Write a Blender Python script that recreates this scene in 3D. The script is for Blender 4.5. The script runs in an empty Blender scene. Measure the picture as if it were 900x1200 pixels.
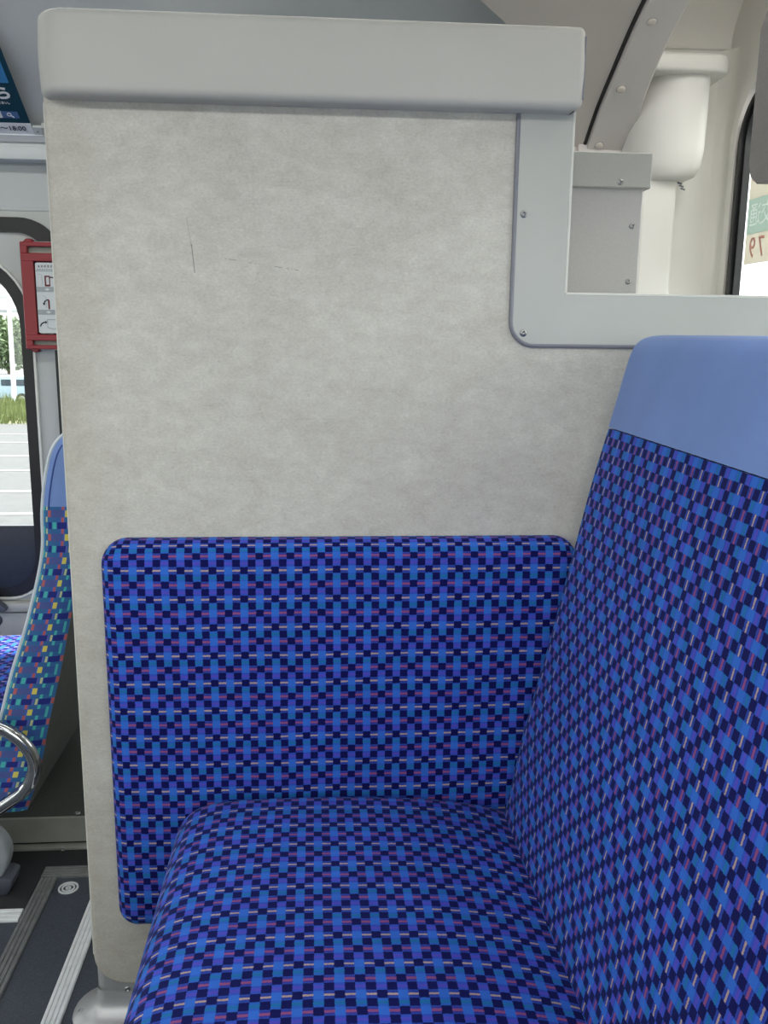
import bpy, bmesh, math, random
from mathutils import Vector, Matrix
PI = math.pi
rnd = random.Random(7)
S = bpy.context.scene
COL = S.collection

# ------------------------------------------------------------------ camera, sky, exposure
# X = along the bus (towards its rear), Y = across the bus (away from the camera), Z = up; the camera is the origin
F, PITCH, YAW, ROLL = 1047.6, .19756, .07712, -.01167
cy, sy, cp, sp = math.cos(YAW), math.sin(YAW), math.cos(PITCH), math.sin(PITCH)
fwd = Vector((sy*cp, cy*cp, -sp)); rgt = Vector((cy, -sy, 0)); dwn = -rgt.cross(fwd)
r2 = math.cos(ROLL)*rgt + math.sin(ROLL)*dwn
d2 = -math.sin(ROLL)*rgt + math.cos(ROLL)*dwn
cam = bpy.data.cameras.new('camera'); co = bpy.data.objects.new('camera', cam); COL.objects.link(co)
cam.sensor_fit = 'VERTICAL'; cam.sensor_height = 36.0; cam.lens = F/1200*36.0
cam.clip_start = .02; cam.clip_end = 500
co.matrix_world = Matrix(((r2.x, -d2.x, -fwd.x, 0), (r2.y, -d2.y, -fwd.y, 0), (r2.z, -d2.z, -fwd.z, 0), (0, 0, 0, 1)))
S.camera = co

W = bpy.data.worlds.new('overcast_sky'); S.world = W; W.use_nodes = True
wn = W.node_tree.nodes; wl = W.node_tree.links
bg = wn['Background']; bg.inputs['Color'].default_value = (1.0, .985, .955, 1); bg.inputs['Strength'].default_value = 1.0
sun = bpy.data.lights.new('sun', 'SUN'); so = bpy.data.objects.new('sun', sun); COL.objects.link(so)
sun.energy = 4.5; sun.angle = math.radians(3); sun.color = (1, .97, .92)
so.rotation_euler = Vector((.12, -.42, -.90)).to_track_quat('-Z', 'Y').to_euler()      # high sun on the far side
for ly, lz, tilt, FILL in ((1.42, .695, .25, 3.0), (.22, .595, .75, 3.6)):                      # two rows of unseen fill light, added to brighten the interior
    la = bpy.data.lights.new('ceiling_lamp_row', 'AREA'); la.shape = 'RECTANGLE'; la.size = 5.0; la.size_y = .10; la.energy = FILL; la.color = (1, .985, .95)
    lo = bpy.data.objects.new('ceiling_lamp_row', la); COL.objects.link(lo); lo.location = (-2.0, ly, lz); lo.rotation_euler = (tilt, 0, 0)
la = bpy.data.lights.new('rear_ceiling_lamp', 'AREA'); la.shape = 'RECTANGLE'; la.size = .16; la.size_y = .9; la.energy = 1.8; la.color = (1, .985, .95)  # unseen fill light added to brighten the rear bay
lo = bpy.data.objects.new('rear_ceiling_lamp', la); COL.objects.link(lo); lo.location = (.82, 1.0, .86)
S.view_settings.view_transform = 'Standard'; S.view_settings.look = 'None'
S.view_settings.gamma = 1.0; S.view_settings.use_curve_mapping = False
S.view_settings.exposure = 1.80

ZF = -.977          # aisle floor
YW = 2.15           # far side wall
YN = -.16           # near side wall, behind the camera
XR = .95            # rear wall
XF = -6.6           # front wall

# ------------------------------------------------------------------ materials
def lin(c): return tuple((v/12.92 if v <= .04045 else ((v+.055)/1.055)**2.4) for v in c)
def srgb(r, g, b): return (*lin((r/255, g/255, b/255)), 1)
class NT:
    def __init__(s, m): s.t = m.node_tree; s.n = s.t.nodes; s.l = s.t.links
    def link(s, a, b): s.l.new(a, b)
    def math(s, op, a, b=0.0, c=None, clamp=False):
        n = s.n.new('ShaderNodeMath'); n.operation = op; n.use_clamp = clamp
        for k, v in enumerate((a, b, c)):
            if v is None: continue
            if isinstance(v, (int, float)): n.inputs[k].default_value = v
            else: s.l.new(v, n.inputs[k])
        return n.outputs[0]
    def mix(s, f, a, b, mode='MIX'):
        n = s.n.new('ShaderNodeMix'); n.data_type = 'RGBA'; n.blend_type = mode
        for k, v in ((0, f), (6, a), (7, b)):
            if isinstance(v, (int, float)): n.inputs[k].default_value = v
            elif isinstance(v, tuple): n.inputs[k].default_value = v
            else: s.l.new(v, n.inputs[k])
        return n.outputs[2]
    def noise(s, vec, scale, detail=3, rough=.55, dist=0):
        n = s.n.new('ShaderNodeTexNoise'); n.inputs['Scale'].default_value = scale
        n.inputs['Detail'].default_value = detail; n.inputs['Roughness'].default_value = rough; n.inputs['Distortion'].default_value = dist
        if vec is not None: s.l.new(vec, n.inputs['Vector'])
        return n.outputs['Fac']
    def coord(s, which='Object'): return s.n.new('ShaderNodeTexCoord').outputs[which]
    def mapping(s, vec, scale=(1, 1, 1), loc=(0, 0, 0)):
        n = s.n.new('ShaderNodeMapping'); n.inputs['Scale'].default_value = scale; n.inputs['Location'].default_value = loc
        s.l.new(vec, n.inputs['Vector']); return n.outputs[0]
    def ramp(s, f, stops, interp='LINEAR'):
        n = s.n.new('ShaderNodeValToRGB'); r = n.color_ramp; r.interpolation = interp
        while len(r.elements) < len(stops): r.elements.new(.5)
        for e, (p, c) in zip(r.elements, stops): e.position = p; e.color = c
        s.l.new(f, n.inputs[0]); return n.outputs[0]
    def sep(s, vec):
        n = s.n.new('ShaderNodeSeparateXYZ'); s.l.new(vec, n.inputs[0]); return n.outputs
    def bump(s, h, strength=.2, dist=.001):
        n = s.n.new('ShaderNodeBump'); n.inputs['Strength'].default_value = strength; n.inputs['Distance'].default_value = dist
        s.l.new(h, n.inputs['Height']); return n.outputs[0]
def newmat(name):
    m = bpy.data.materials.new(name); m.use_nodes = True
    t = NT(m); return m, t, t.n['Principled BSDF']
def mat(name, rgb, rough=.5, metal=0, var=.06, scale=30, grain=0, gscale=600, spec=.5, sheen=0):
    m, t, b = newmat(name); c = srgb(*rgb); v = t.coord()
    n = t.noise(v, scale)
    k = t.ramp(n, [(.3, tuple(x*(1-var) for x in c[:3])+(1,)), (.7, tuple(min(1, x*(1+var)) for x in c[:3])+(1,))])
    t.link(k, b.inputs['Base Color'])
    b.inputs['Roughness'].default_value = rough; b.inputs['Metallic'].default_value = metal
    b.inputs['Specular IOR Level'].default_value = spec
    if sheen: b.inputs['Sheen Weight'].default_value = sheen
    if grain: t.link(t.bump(t.noise(v, gscale, 2), grain, .0006), b.inputs['Normal'])
    return m
M = {}
M['gasket'] = mat('gasket_grey', (128, 130, 140), .35)
M['trim_green'] = mat('pale_green_grey_paint', (186, 189, 185), .42, var=.03, scale=6)
M['vinyl_grey'] = mat('grey_vinyl', (198, 198, 192), .5, var=.03, scale=5, grain=.12, gscale=900)
M['edge_white'] = mat('white_edge', (215, 216, 210), .4)
M['steel'] = mat('brushed_steel', (186, 186, 188), .36, .55, var=.10, scale=14)
M['screw'] = mat('screw_steel', (170, 172, 172), .3, 1, var=.12, scale=300)
M['chrome'] = mat('chrome', (200, 202, 206), .08, 1, var=.02)
M['alu'] = mat('aluminium_strip', (224, 227, 230), .4, .1, var=.08, scale=60)
M['alu_worn'] = mat('worn_aluminium_strip', (120, 122, 123), .55, .3, var=.15, scale=60)  # darker copy of the strip metal, shade put into its colour
M['floor'] = mat('black_floor_sheet', (60, 66, 76), .55, var=.35, scale=420, grain=.2, gscale=900)
M['floor_dark'] = mat('black_floor_sheet_matt', (34, 35, 38), .8, var=.3, scale=420)
M['plinth_top'] = mat('dark_grey_plinth_sheet', (74, 76, 74), .7, var=.25, scale=300)
M['plinth_front'] = mat('grey_painted_steel', (150, 152, 144), .45, var=.08, scale=20)
M['under_box'] = mat('dark_grey_panel', (92, 95, 93), .6, var=.12, scale=60)
M['cove_blue'] = mat('cool_grey_ceiling_panel', (210, 215, 217), .55, var=.02, scale=4, grain=.1, gscale=800)
M['cove_beige'] = mat('warm_grey_ceiling_panel', (196, 189, 184), .55, var=.02, scale=4, grain=.1, gscale=800)
M['rib'] = mat('warm_white_rib_cover', (202, 197, 194), .45, var=.02, scale=5)
M['bolt'] = mat('beige_bolt_cap', (206, 198, 190), .3, var=.03)
M['white_plastic'] = mat('white_moulded_plastic', (222, 220, 215), .35, var=.02, scale=5)
M['rear_wall'] = mat('warm_white_wall_moulding', (231, 229, 223), .5, var=.02, scale=4)
M['wall_cool'] = mat('cool_grey_wall_panel', (186, 192, 192), .5, var=.03, scale=5)
M['door_grey'] = mat('grey_door_panel', (186, 190, 188), .45, var=.03, scale=8)
M['rubber'] = mat('black_rubber', (20, 20, 23), .45, var=.2, scale=60)
M['dark_panel'] = mat('navy_black_panel', (40, 46, 60), .55, var=.1, scale=80)
M['lever'] = mat('slate_lever', (78, 82, 94), .45)
M['ledge'] = mat('grey_ledge', (176, 178, 174), .45)
M['red'] = mat('red_plastic', (140, 30, 40), .38, var=.04, scale=12)
M['red_dark'] = mat('dark_red', (100, 8, 28), .5)
M['card'] = mat('instruction_card', (206, 212, 214), .35, var=.02)
M['card_grey'] = mat('instruction_card_grey', (158, 166, 170), .4, var=.02)
M['ink'] = mat('black_ink', (24, 26, 34), .5)
M['ink_blue'] = mat('navy_ink', (40, 44, 66), .5)
M['poster'] = mat('teal_poster', (10, 62, 84), .6, var=.04, scale=9, spec=.2)
M['poster_blue'] = mat('poster_blue', (30, 124, 190), .35, var=.04)
M['poster_btn'] = mat('poster_button_blue', (66, 104, 160), .35, var=.05)
M['poster_white'] = mat('poster_white', (226, 230, 238), .35, var=.02)
M['cabinet_lid'] = mat('grey_cabinet_lid', (178, 180, 174), .5, .0, var=.05, scale=500)
M['cabinet_body'] = mat('grey_cabinet_body', (184, 183, 182), .5, .0, var=.04, scale=500)
M['monitor'] = mat('dark_grey_textured_plastic', (140, 136, 134), .6, var=.14, scale=600, grain=.3)
M['shell'] = mat('grey_seat_shell', (150, 156, 162), .4, var=.05, scale=60)
M['piping'] = mat('pale_piping', (206, 216, 226), .45)  # pale colour stands for window light on the seat edge
M['blue_piping'] = mat('blue_piping', (58, 86, 160), .5)
M['vinyl_blue'] = mat('light_blue_vinyl', (112, 144, 208), .42, var=.05, scale=9, grain=.15, gscale=900)
M['seat_pan'] = mat('black_seat_pan', (30, 30, 34), .6)
M['asphalt'] = mat('asphalt', (76, 77, 80), .9, var=.12, scale=8)
M['road_paint'] = mat('white_road_paint', (108, 108, 110), .7)
M['soil'] = mat('soil', (120, 118, 96), .9)
M['grass'] = mat('grass', (112, 124, 74), .8, var=.3, scale=6)
M['leaf'] = mat('leaf', (104, 122, 88), .8, var=.3, scale=3)
M['bark'] = mat('bark', (104, 92, 78), .9)
M['van'] = mat('pale_blue_van_paint', (168, 192, 206), .35)
M['van_glass'] = mat('van_glass', (60, 74, 84), .15)
M['tyre'] = mat('tyre', (40, 40, 42), .8)
M['pole'] = mat('pole_grey', (206, 212, 218), .5)
M['building'] = mat('pale_building', (226, 226, 224), .8, var=.03)
M['steel_body'] = mat('body_shell', (180, 182, 184), .5)

def glass_mat():
    m, t, b = newmat('window_glass'); t.n.remove(b)
    tr = t.n.new('ShaderNodeBsdfTransparent'); tr.inputs[0].default_value = (.93, .96, .95, 1)
    gl = t.n.new('ShaderNodeBsdfGlossy'); gl.inputs['Roughness'].default_value = .02
    mx = t.n.new('ShaderNodeMixShader'); mx.inputs[0].default_value = .04
    t.link(tr.outputs[0], mx.inputs[1]); t.link(gl.outputs[0], mx.inputs[2])
    t.link(mx.outputs[0], t.n['Material Output'].inputs[0]); return m
M['glass'] = glass_mat()
def film_mat(name, rgb):
    m, t, b = newmat(name); t.n.remove(b)
    tr = t.n.new('ShaderNodeBsdfTranslucent'); tr.inputs[0].default_value = srgb(*rgb)
    df = t.n.new('ShaderNodeBsdfDiffuse'); df.inputs[0].default_value = srgb(*rgb)
    mx = t.n.new('ShaderNodeMixShader'); mx.inputs[0].default_value = .35
    t.link(tr.outputs[0], mx.inputs[1]); t.link(df.outputs[0], mx.inputs[2])
    t.link(mx.outputs[0], t.n['Material Output'].inputs[0]); return m
M['film_yellow'] = film_mat('yellow_film', (232, 228, 218))
M['film_green'] = film_mat('green_film', (204, 217, 210))
M['film_white'] = film_mat('white_film', (236, 241, 238))
M['film_red'] = film_mat('red_film', (232, 198, 190))

# moquette: woven check of 4 x 4 cells; u runs along the weft lines, v across them
PU, PV = .0098, .0097
def fabric_mat():
    m, t, b = newmat('blue_check_moquette')
    uv = t.sep(t.coord('UV'))
    # slight wobble of the weave
    nv = t.noise(t.coord('UV'), 9, 1)
    du = t.math('MULTIPLY', t.math('SUBTRACT', nv, .5), .35)
    cu = t.math('ADD', t.math('DIVIDE', uv[0], PU), du)
    fz = t.math('MULTIPLY', t.math('SUBTRACT', t.noise(t.coord('UV'), 700, 2, .7), .5), .34)
    cu = t.math('ADD', cu, fz); cv = t.math('ADD', t.math('ADD', t.math('DIVIDE', uv[1], PV), du), t.math('MULTIPLY', fz, -.8))
    fu = t.math('FRACT', t.math('DIVIDE', cu, 4.0)); fv = t.math('FRACT', t.math('DIVIDE', cv, 4.0))
    L = srgb(54, 113, 213); K = srgb(12, 16, 86)
    Pe, Pc = srgb(54, 88, 200), srgb(88, 80, 198)
    Ge, Gc = srgb(48, 102, 204), srgb(34, 116, 178)
    Oe, Oc = srgb(56, 62, 160), srgb(152, 84, 130)
    Te, Tc = srgb(44, 68, 164), srgb(190, 166, 156)
    def row(j, *parts): return [((j+a)/4, c) for a, c in parts]
    def band(e, c, w): return ((0, e), (.5-w, c), (.5+w, e))
    def line(e, c, w): return ((0, L2), (.14, e), (.5-w, c), (.5+w, e), (.86, L2))
    L2 = srgb(48, 78, 178)
    col0 = row(0, (0, L)) + row(1, *band(Pe, Pc, .2)) + row(2, (0, K)) + row(3, *band(Ge, Gc, .22))
    col1 = row(0, *line(Oe, Oc, .15)) + row(1, (0, K)) + row(2, *line(Te, Tc, .12)) + row(3, (0, K))
    col2 = row(0, (0, K)) + row(1, *band(Pe, Pc, .2)) + row(2, (0, L)) + row(3, *band(Ge, Gc, .22))
    c0, c1, c2 = (t.ramp(fv, c, 'CONSTANT') for c in (col0, col1, col2))
    odd = t.math('GREATER_THAN', t.math('FRACT', t.math('MULTIPLY', fu, 2.0)), .5)
    half = t.math('GREATER_THAN', fu, .5)
    c = t.mix(odd, t.mix(half, c0, c2), c1)
    # pile: fine variation and worn patches
    pile = t.noise(t.coord('UV'), 1500, 2, .7)
    wear = t.noise(t.coord('UV'), 12, 3)
    k = t.math('ADD', t.math('MULTIPLY', pile, .5), t.math('MULTIPLY', wear, .5))
    c = t.mix(1.0, c, t.ramp(k, [(.25, (.72, .72, .75, 1)), (.75, (1.08, 1.08, 1.08, 1))]), 'MULTIPLY')
    t.link(c, b.inputs['Base Color'])
    b.inputs['Roughness'].default_value = .85; b.inputs['Specular IOR Level'].default_value = .15
    b.inputs['Sheen Weight'].default_value = .12; b.inputs['Sheen Roughness'].default_value = .4
    b.inputs['Sheen Tint'].default_value = (.45, .6, 1, 1)
    t.link(t.bump(t.noise(t.coord('UV'), 900, 2), .35, .0008), b.inputs['Normal'])
    return m
M['fabric'] = fabric_mat()

def multi_mat():   # UV in metres: u across (0..0.067), v along the seat back
    m, t, b = newmat('multicolour_block_moquette')
    uv = t.sep(t.coord('UV'))
    a = t.math('DIVIDE', uv[0], .067); p = t.math('FRACT', t.math('DIVIDE', uv[1], .0405))
    def rect(a0, a1, p0, p1):
        m1 = t.math('MULTIPLY', t.math('GREATER_THAN', a, a0), t.math('LESS_THAN', a, a1))
        m2 = t.math('MULTIPLY', t.math('GREATER_THAN', p, p0), t.math('LESS_THAN', p, p1))
        return t.math('MULTIPLY', m1, m2)
    c = srgb(44, 100, 158)
    col = None
    teal, navy, vio, yel, org, dull, pale = srgb(70, 178, 180), srgb(18, 34, 128), srgb(92, 96, 190), srgb(214, 204, 96), srgb(176, 92, 96), srgb(72, 86, 150), srgb(190, 200, 150)
    cur = c
    for (x0, x1, y0, y1, k) in [(.0, .06, 0, 1, srgb(56, 130, 176)), (.40, .52, 0, 1, srgb(62, 96, 186)), (.14, .22, 0, .28, navy), (.24, .33, 0, .28, teal), (.35, .56, 0, .28, navy), (.565, .60, 0, .28, vio), (.63, .68, 0, .28, pale), (.70, .93, 0, .28, navy), (.94, 1.0, 0, .28, org),
                                (.13, .20, .50, .78, org), (.20, .48, .48, .80, dull), (.52, .62, .50, .78, yel), (.62, .86, .48, .80, srgb(46, 86, 152)),
                                (.44, .50, .28, .48, org), (.44, .50, .80, 1.0, org), (.70, .76, .28, .48, teal), (.70, .76, .80, 1, teal), (.88, .93, .4, .9, teal), (.08, .12, .28, .5, pale), (.08, .12, .78, 1., pale), (.02, .06, .2, .5, teal)]:
        cur = t.mix(rect(x0, x1, y0, y1), cur, k)
    t.link(cur, b.inputs['Base Color']); b.inputs['Roughness'].default_value = .85; b.inputs['Sheen Weight'].default_value = .15
    return m
M['multi'] = multi_mat()

def panel_mat():
    m, t, b = newmat('mottled_grey_laminate'); v = t.coord()
    st = t.mapping(v, (1, 1, 1.6))
    big = t.noise(st, 7, 5, .65, .3); mid = t.noise(st, 38, 5, .7, .4); fine = t.noise(t.mapping(v, (1, 1, 1.6)), 260, 3, .7)
    k = t.math('ADD', t.math('ADD', t.math('MULTIPLY', big, .26), t.math('MULTIPLY', mid, .36)), t.math('MULTIPLY', fine, .38))
    c = t.ramp(k, [(.34, srgb(176, 173, 164)), (.46, srgb(194, 191, 183)), (.54, srgb(203, 201, 193)), (.65, srgb(217, 215, 207))])
    # flecks
    fl = t.noise(t.mapping(v, (1, 1, 2.6)), 150, 2, .5)
    c = t.mix(t.math('MULTIPLY', t.math('GREATER_THAN', fl, .68), .16), c, srgb(130, 126, 118))
    x, y, z = t.sep(v)
    # blotchy brown tint near the foot and along the aisle-side edge
    g1 = t.math('MULTIPLY_ADD', z, -2.6, -1.35, clamp=True); g1 = t.math('MULTIPLY', g1, t.noise(v, 11, 4))
    g2 = t.math('MULTIPLY', t.math('MULTIPLY_ADD', x, -9.0, -2.15, clamp=True), t.noise(v, 16, 4))
    c = t.mix(t.math('MULTIPLY', t.math('MAXIMUM', g1, g2), .55, clamp=True), c, srgb(150, 138, 116))
    # scratches: thin dark segments
    def scratch(x0, z0, x1, z1, w, dots=0.0):
        L = math.hypot(x1-x0, z1-z0); ux, uz = (x1-x0)/L, (z1-z0)/L
        dx, dz = t.math('SUBTRACT', x, x0), t.math('SUBTRACT', z, z0)
        al = t.math('ADD', t.math('MULTIPLY', dx, ux), t.math('MULTIPLY', dz, uz))
        ac = t.math('ABSOLUTE', t.math('SUBTRACT', t.math('MULTIPLY', dx, uz), t.math('MULTIPLY', dz, ux)))
        mk = t.math('MULTIPLY', t.math('LESS_THAN', ac, w), t.math('MULTIPLY', t.math('GREATER_THAN', al, 0), t.math('LESS_THAN', al, L)))
        return t.math('MULTIPLY', mk, t.math('GREATER_THAN', t.noise(v, 230, 1), dots))
    c = t.mix(t.math('MULTIPLY', scratch(-.156, .135, -.151, .100, .0004), .3), c, srgb(70, 68, 64))
    c = t.mix(t.math('MULTIPLY', scratch(-.151, .104, -.148, .070, .0006), .6), c, srgb(60, 58, 54))
    c = t.mix(t.math('MULTIPLY', scratch(-.115, .088, -.021, .075, .0005, .54), .5), c, srgb(70, 68, 62))
    t.link(c, b.inputs['Base Color']); b.inputs['Roughness'].default_value = .42
    t.link(t.bump(fine, .06, .0005), b.inputs['Normal'])
    return m
M['panel'] = panel_mat()

# ------------------------------------------------------------------ mesh helpers
def link(name, me, m, parent=None, smooth=False):
    o = bpy.data.objects.new(name, me); COL.objects.link(o)
    if m is not None and not me.materials: me.materials.append(m)
    if smooth:
        for p in me.polygons: p.use_smooth = True
    if parent is not None:
        o.parent = parent; o.matrix_parent_inverse = world_of(parent).inverted()
    return o
def world_of(o):
    mw = Matrix.Translation(o.location) @ o.rotation_euler.to_matrix().to_4x4()
    if o.parent: mw = world_of(o.parent) @ o.matrix_parent_inverse @ mw
    return mw
def build(name, bm, m, parent=None, smooth=False, angle=35):
    bmesh.ops.recalc_face_normals(bm, faces=bm.faces)
    me = bpy.data.meshes.new(name); 
    if smooth:
        for f in bm.faces: f.smooth = True
        for e in bm.edges:
            if len(e.link_faces) == 2 and e.calc_face_angle(0) > math.radians(angle): e.smooth = False
    bm.to_mesh(me); bm.free()
    return link(name, me, m, parent)
def tag(o, label=None, cat=None, group=None, kind=None):
    if label: o['label'] = label
    if cat: o['category'] = cat
    if group: o['group'] = group
    if kind: o['kind'] = kind
    return o
def empty(name, loc, label, cat, group=None, kind=None):
    o = bpy.data.objects.new(name, None); COL.objects.link(o); o.location = loc; o.empty_display_size = .05
    return tag(o, label, cat, group, kind)
def NB(): return bmesh.new()
def box(bm, x0, x1, y0, y1, z0, z1, bev=0, seg=2):
    t = bmesh.new()
    bmesh.ops.create_cube(t, size=1)
    for v in t.verts: v.co = Vector(((x0+x1)/2 + v.co.x*(x1-x0), (y0+y1)/2 + v.co.y*(y1-y0), (z0+z1)/2 + v.co.z*(z1-z0)))
    if bev: bmesh.ops.bevel(t, geom=t.edges[:], offset=bev, segments=seg, affect='EDGES', profile=.5)
    me = bpy.data.meshes.new('t'); t.to_mesh(me); t.free(); bm.from_mesh(me); bpy.data.meshes.remove(me); return bm
def prism(bm, pts, a0, a1, axis='y', bev=0, seg=2, bev_front_only=False):
    t = bmesh.new()
    def P(p, a): return {'y': (p[0], a, p[1]), 'x': (a, p[0], p[1]), 'z': (p[0], p[1], a)}[axis]
    lo = [t.verts.new(P(p, a0)) for p in pts]; hi = [t.verts.new(P(p, a1)) for p in pts]
    f0 = t.faces.new(lo); t.faces.new(hi[::-1]); n = len(pts)
    for i in range(n): t.faces.new((lo[i], hi[i], hi[(i+1) % n], lo[(i+1) % n]))
    bmesh.ops.recalc_face_normals(t, faces=t.faces)
    if bev:
        es = list(f0.edges) if bev_front_only else [e for e in t.edges if e.calc_face_angle(0) > .6]
        bmesh.ops.bevel(t, geom=es, offset=bev, segments=seg, affect='EDGES', profile=.5)
    me = bpy.data.meshes.new('t'); t.to_mesh(me); t.free(); bm.from_mesh(me); bpy.data.meshes.remove(me); return bm
def rrect(a0, a1, b0, b1, r, n=8):
    rs = r if isinstance(r, (tuple, list)) else (r,)*4        # corners: (a1,b1) (a0,b1) (a0,b0) (a1,b0)
    out = []
    for (ca, cb, s, rr) in ((a1, b1, 0, rs[0]), (a0, b1, 1, rs[1]), (a0, b0, 2, rs[2]), (a1, b0, 3, rs[3])):
        oa = ca - rr if s in (0, 3) else ca + rr; ob = cb - rr if s in (0, 1) else cb + rr
        for k in range(n+1):
            th = PI/2*(s + k/n); out.append((oa + rr*math.cos(th), ob + rr*math.sin(th)))
    return out
def ring(bm, outer, inner, a0, a1, axis='y'):
    n = len(outer)
    def P(p, a): return {'y': (p[0], a, p[1]), 'x': (a, p[0], p[1]), 'z': (p[0], p[1], a)}[axis]
    V = [[bm.verts.new(P(p, a)) for p in pts] for pts in (outer, inner) for a in (a0, a1)]
    o0, o1, i0, i1 = V
    for i in range(n):
        j = (i+1) % n
        bm.faces.new((o0[i], o0[j], i0[j], i0[i])); bm.faces.new((o1[i], i1[i], i1[j], o1[j]))
        bm.faces.new((o0[i], o1[i], o1[j], o0[j])); bm.faces.new((i0[i], i0[j], i1[j], i1[i]))
    return bm
def tube(bm, pts, r, n=12, closed=False, caps=True):
    pts = [Vector(p) for p in pts]; rings = []; N = len(pts); up = None
    for i, p in enumerate(pts):
        a = pts[(i-1) % N] if (closed or i) else p; b = pts[(i+1) % N] if (closed or i < N-1) else p
        d = (b-a).normalized()
        if up is None:
            up = Vector((0, 0, 1)) if abs(d.z) < .9 else Vector((1, 0, 0))
        s = d.cross(up).normalized(); up = s.cross(d).normalized()
        rr = r[i] if isinstance(r, (list, tuple)) else r
        rings.append([bm.verts.new(p + rr*(math.cos(2*PI*k/n)*s + math.sin(2*PI*k/n)*up)) for k in range(n)])
    for i in range(N if closed else N-1):
        A, B = rings[i], rings[(i+1) % N]
        for k in range(n): bm.faces.new((A[k], A[(k+1) % n], B[(k+1) % n], B[k]))
    if caps and not closed: bm.faces.new(rings[0]); bm.faces.new(rings[-1][::-1])
    return bm
def spline(pts, n=8, closed=False):
    pts = [Vector(p) for p in pts]; N = len(pts); out = []
    for i in range(N if closed else N-1):
        g = (lambda k: pts[k % N]) if closed else (lambda k: pts[max(0, min(N-1, k))])
        p0, p1, p2, p3 = g(i-1), g(i), g(i+1), g(i+2)
        for k in range(n):
            u = k/n
            out.append(.5*((2*p1) + (p2-p0)*u + (2*p0-5*p1+4*p2-p3)*u*u + (3*p1-p0-3*p2+p3)*u**3))
    if not closed: out.append(pts[-1])
    return out
def loft(name, sect, y0, y1, r0, r1, m, parent, seg=6, ny=8, u0=0, v0=0, su=1, sv=1):
    """closed section (x,z) swept along Y with rounded ends; UV in metres along the section and along Y"""
    n = len(sect); sect = [Vector((p[0], p[1])) for p in sect]
    area = sum(sect[i].x*sect[(i+1) % n].y - sect[(i+1) % n].x*sect[i].y for i in range(n))
    nor = []
    for i in range(n):
        e1 = (sect[i]-sect[i-1]).normalized(); e2 = (sect[(i+1) % n]-sect[i]).normalized()
        q = (Vector((e1.y, -e1.x)) + Vector((e2.y, -e2.x))).normalized(); q = q/max(.6, q.dot(Vector((e2.y, -e2.x))))
        nor.append(q if area > 0 else -q)
    s = [0]
    for i in range(n): s.append(s[-1] + (sect[(i+1) % n]-sect[i]).length)
    rows = []   # (y, inset, v)
    v = 0
    for k in range(seg+1):
        th = PI/2*k/seg; rows.append((y0 + r0*(1-math.cos(th)), r0*(1-math.sin(th)), y0 - r0*(PI/2-1) + r0*th - 0))
    for k in range(1, ny): rows.append((y0+r0 + (y1-r1-y0-r0)*k/ny, 0, y0+r0 + (y1-r1-y0-r0)*k/ny))
    for k in range(seg+1):
        th = PI/2*k/seg; rows.append((y1-r1 + r1*math.sin(th), r1*(1-math.cos(th)), y1-r1 + r1*th))
    bm = NB(); ul = bm.loops.layers.uv.new('UVMap')
    G = [[bm.verts.new((sect[i].x - nor[i].x*ins, y, sect[i].y - nor[i].y*ins)) for i in range(n)] for (y, ins, _) in rows]
    for a in range(len(rows)-1):
        for i in range(n):
            j = (i+1) % n
            f = bm.faces.new((G[a][i], G[a][j], G[a+1][j], G[a+1][i]))
            for lp, (ss, vv) in zip(f.loops, ((s[i], rows[a][2]), (s[i+1], rows[a][2]), (s[i+1], rows[a+1][2]), (s[i], rows[a+1][2]))):
                lp[ul].uv = (u0 + su*ss, v0 + sv*vv)
    for g in (G[0], G[-1]):
        f = bm.faces.new(g)
        for lp in f.loops: lp[ul].uv = (lp.vert.co.x, lp.vert.co.z)
    return build(name, bm, m, parent, True, 50)
def text_mesh(name, body, size, m, mtx, parent, mirror=False, depth=.0004, bold=0.0):
    c = bpy.data.curves.new(name, 'FONT'); c.body = body; c.size = size; c.extrude = depth; c.offset = bold
    c.align_x = 'CENTER'; c.align_y = 'CENTER'; c.resolution_u = 3
    o = bpy.data.objects.new(name, c); COL.objects.link(o)
    dg = bpy.context.evaluated_depsgraph_get(); dg.update()
    me = bpy.data.meshes.new_from_object(o.evaluated_get(dg))
    COL.objects.unlink(o); bpy.data.objects.remove(o); bpy.data.curves.remove(c)
    if mirror: me.transform(Matrix.Diagonal((-1, 1, 1, 1)))
    me.transform(mtx); me.name = name; me.materials.clear()
    return link(name, me, m, parent)
def frame_mtx(origin, xdir, zdir):      # text plane: local x -> xdir, local y -> zdir
    x = Vector(xdir).normalized(); y = Vector(zdir); y = (y - x*y.dot(x)).normalized(); z = x.cross(y)
    return Matrix(((x.x, y.x, z.x, origin[0]), (x.y, y.y, z.y, origin[1]), (x.z, y.z, z.z, origin[2]), (0, 0, 0, 1)))
_scr = {}
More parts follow.
